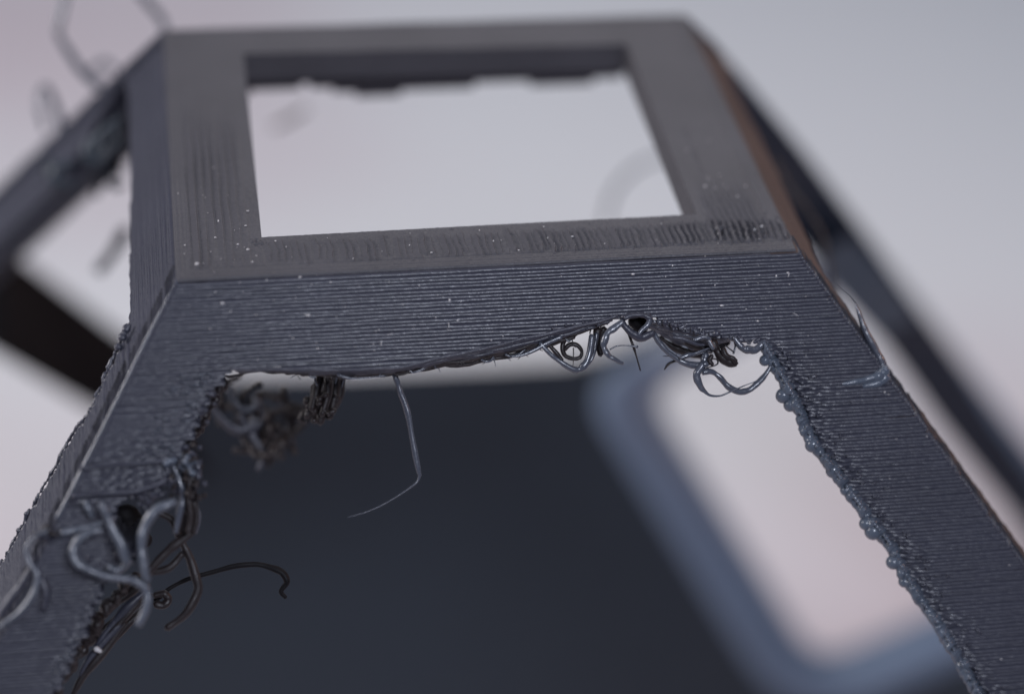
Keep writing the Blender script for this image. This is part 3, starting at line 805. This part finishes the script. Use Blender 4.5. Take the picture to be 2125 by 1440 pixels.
# ------------------------------------------------------------------ lower panel with a rounded window
PN = np.array([0, -1, .30]); PP = at(1240, 830, 5.2)
def pan(px, py, back=0.0):
    nn = PN / np.linalg.norm(PN)
    return onplane(px, py, PP - nn * back, PN)[0]
def rounded(P, r, n=10):
    out = []; P = [np.array(p, float) for p in P]; N = len(P)
    for i in range(N):
        a, b_, c = P[i - 1], P[i], P[(i + 1) % N]
        d1 = (a - b_) / np.linalg.norm(a - b_); d2 = (c - b_) / np.linalg.norm(c - b_)
        rr = r if not hasattr(r, '__len__') else r[i]
        s, e = b_ + d1 * rr, b_ + d2 * rr
        for t in np.linspace(0, 1, n): out.append((1 - t) ** 2 * s + 2 * t * (1 - t) * b_ + t * t * e)
    return out
win = [(1348, 812), (1695, 1372), (2250, 1135), (1800, 575)]
def grow(P, g):
    """offset every side i (P[i] to P[i+1]) outwards by g[i]"""
    c = np.mean(np.array(P), axis=0); P = [np.array(p, float) for p in P]; N = len(P); L = []
    for i in range(N):
        d = (P[(i + 1) % N] - P[i]); d /= np.linalg.norm(d); nn = np.array([-d[1], d[0]])
        if np.dot(nn, P[i] - c) < 0: nn = -nn
        L.append((P[i] + nn * g[i], d))
    out = []
    for i in range(N):
        (p, d), (q, e) = L[i - 1], L[i]
        t = np.linalg.solve(np.array([d, -e]).T, q - p)[0]; out.append(p + d * t)
    return out
nR = 12
Lin = rounded(win, 75, nR); Lmid = rounded(grow(win, (20, 20, 12, 15)), 85, nR); Lout = rounded(grow(win, (122, 118, 45, 75)), [110, 190, 190, 100], nR)
# rim
mb = MB(); n = len(Lin)
rings = [[pan(*p, .30) for p in Lin], [pan(*p, .12) for p in Lin], [pan(*p, .07) for p in Lmid],
         [pan(*(np.array(a) * .5 + np.array(b_) * .5), .0) for a, b_ in zip(Lmid, Lout)], [pan(*p, -.0) for p in Lout], [pan(*p, .30) for p in Lout]]
V = [p for r in rings for p in r]; Fc = []
for k in range(len(rings) - 1):
    for i in range(n):
        i2 = (i + 1) % n
        Fc.append((k * n + i, (k + 1) * n + i, (k + 1) * n + i2, k * n + i2))
mb.add(V, Fc)
panel_parent = root
# panel body: a slab whose right side follows the rim
def slab(poly, name, mat, parent, t=.1, front=.004):
    mb = MB(); n = len(poly)
    V = [pan(*p, front) for p in poly] + [pan(*p, t) for p in poly]
    Fc = [tuple(range(n)), tuple(range(2 * n - 1, n - 1, -1))] + [(i, i + n, (i + 1) % n + n, (i + 1) % n) for i in range(n)]
    mb.add(V, Fc); return mb.build(name, mat, parent, smooth=False)
edge = [tuple(p) for p in Lout[:2 * nR + 3]]
poly = [(430, 780), (700, 776), (1000, 762), (1180, 752), (1285, 722), (1430, 640), (1560, 570)] + edge + [(2300, 3000), (-1200, 3000), (-160, 1440), (110, 1110), (210, 960), (285, 880), (340, 840)]
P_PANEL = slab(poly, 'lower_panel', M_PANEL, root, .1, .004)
P_PANEL['label'] = 'blurred dark flat panel below the front beam'
o = mb.build('window_rim', M_RIM, P_PANEL); o['label'] = 'blue grey rounded rim of the lower window, its lit tone painted in'
# bar from the rear left leg down to the panel
def bar(name, pts, mat, parent, label):
    """pts: list of (top px, bottom px, depth)"""
    mb = MB(); V = []
    for (a, c, d) in pts:
        V += [at(*a, d), at(*c, d - .05), at(*c, d + .13), at(*a, d + .2)]
    n = len(pts); Fc = []
    for k in range(n - 1):
        for s in range(4):
            s2 = (s + 1) % 4
            Fc.append((k * 4 + s, k * 4 + s2, (k + 1) * 4 + s2, (k + 1) * 4 + s))
    Fc += [(3, 2, 1, 0), tuple((n - 1) * 4 + s for s in range(4))]
    mb.add(V, Fc); o = mb.build(name, mat, parent, smooth=False); o['label'] = label; return o
bar('lower_bar', [((-160, 380), (-160, 640), 4.6), ((20, 520), (0, 735), 4.65), ((245, 690), (190, 848), 4.9), ((460, 830), (440, 1000), 5.15)], M_BLACK, root, 'blurred bar, its shade painted black, running from the rear left leg to the panel')

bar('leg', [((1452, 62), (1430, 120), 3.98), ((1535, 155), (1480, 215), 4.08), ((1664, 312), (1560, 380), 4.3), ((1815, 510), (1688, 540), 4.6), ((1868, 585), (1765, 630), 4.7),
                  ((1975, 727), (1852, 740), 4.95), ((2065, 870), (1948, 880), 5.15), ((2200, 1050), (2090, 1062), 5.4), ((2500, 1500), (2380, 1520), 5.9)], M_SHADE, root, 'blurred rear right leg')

bar('lit_facet', [((1765, 490), (1690, 535), 4.45), ((1845, 575), (1752, 622), 4.55), ((1905, 660), (1822, 700), 4.68)], M_FACET, root, 'blurred blue grey facet added for the lit corner of the rear right leg')

# ------------------------------------------------------------------ dust
mb = MB(); dr = random.Random(3)
for k in range(250):
    if k < 140:
        u, v = dr.uniform(360, 1780), dr.uniform(530, 760)
        uu, zz_ = uz('front', u, v)
        if not any(a < uu < b_ for a, b_ in scan(FRONT, zz_)): continue
        p = np.array(wall_pt('front', uu, zz_, .0022))
    elif k < 175:
        u, v = dr.uniform(1650, 2100), dr.uniform(760, 1430)
        uu, zz_ = uz('front', u, v)
        if not any(a < uu < b_ for a, b_ in scan(FRONT, zz_)): continue
        p = np.array(wall_pt('front', uu, zz_, .0022))
    else:
        u, v = [(dr.uniform(.01, .13), dr.uniform(.01, .35)), (dr.uniform(.1, .98), dr.uniform(.02, .1)), (dr.uniform(.88, .98), dr.uniform(.02, .45))][dr.choice((0, 1, 2))]
        p = np.array((u, v, .002))
    r = min(.0024, .0006 * math.exp(abs(dr.gauss(0, .55))))
    V, Fc = icos(p, r, 1, (dr.uniform(.5, 2.2), dr.uniform(.6, 1.2), dr.uniform(.5, 1.8)))
    mb.add(V, Fc)
for k in range(9):
    u, v = dr.uniform(700, 1780), dr.uniform(540, 740)
    uu, zz_ = uz('front', u, v)
    if not any(a < uu < b_ for a, b_ in scan(FRONT, zz_)): continue
    a = dr.uniform(0, 6.28); l = dr.uniform(5, 14)
    tube(mb, pxs([(u, v, .5), (u + l * .5 * math.cos(a), v + l * .5 * math.sin(a) + dr.uniform(-1.5, 1.5), .6), (u + l * math.cos(a), v + l * math.sin(a), .7)], -.004), 5, 4)
o = mb.build('dust_specks', M_SPECK); o['kind'] = 'stuff'
o['label'] = 'tiny pale dust specks scattered on the grey plastic front and top'; o['category'] = 'dust'
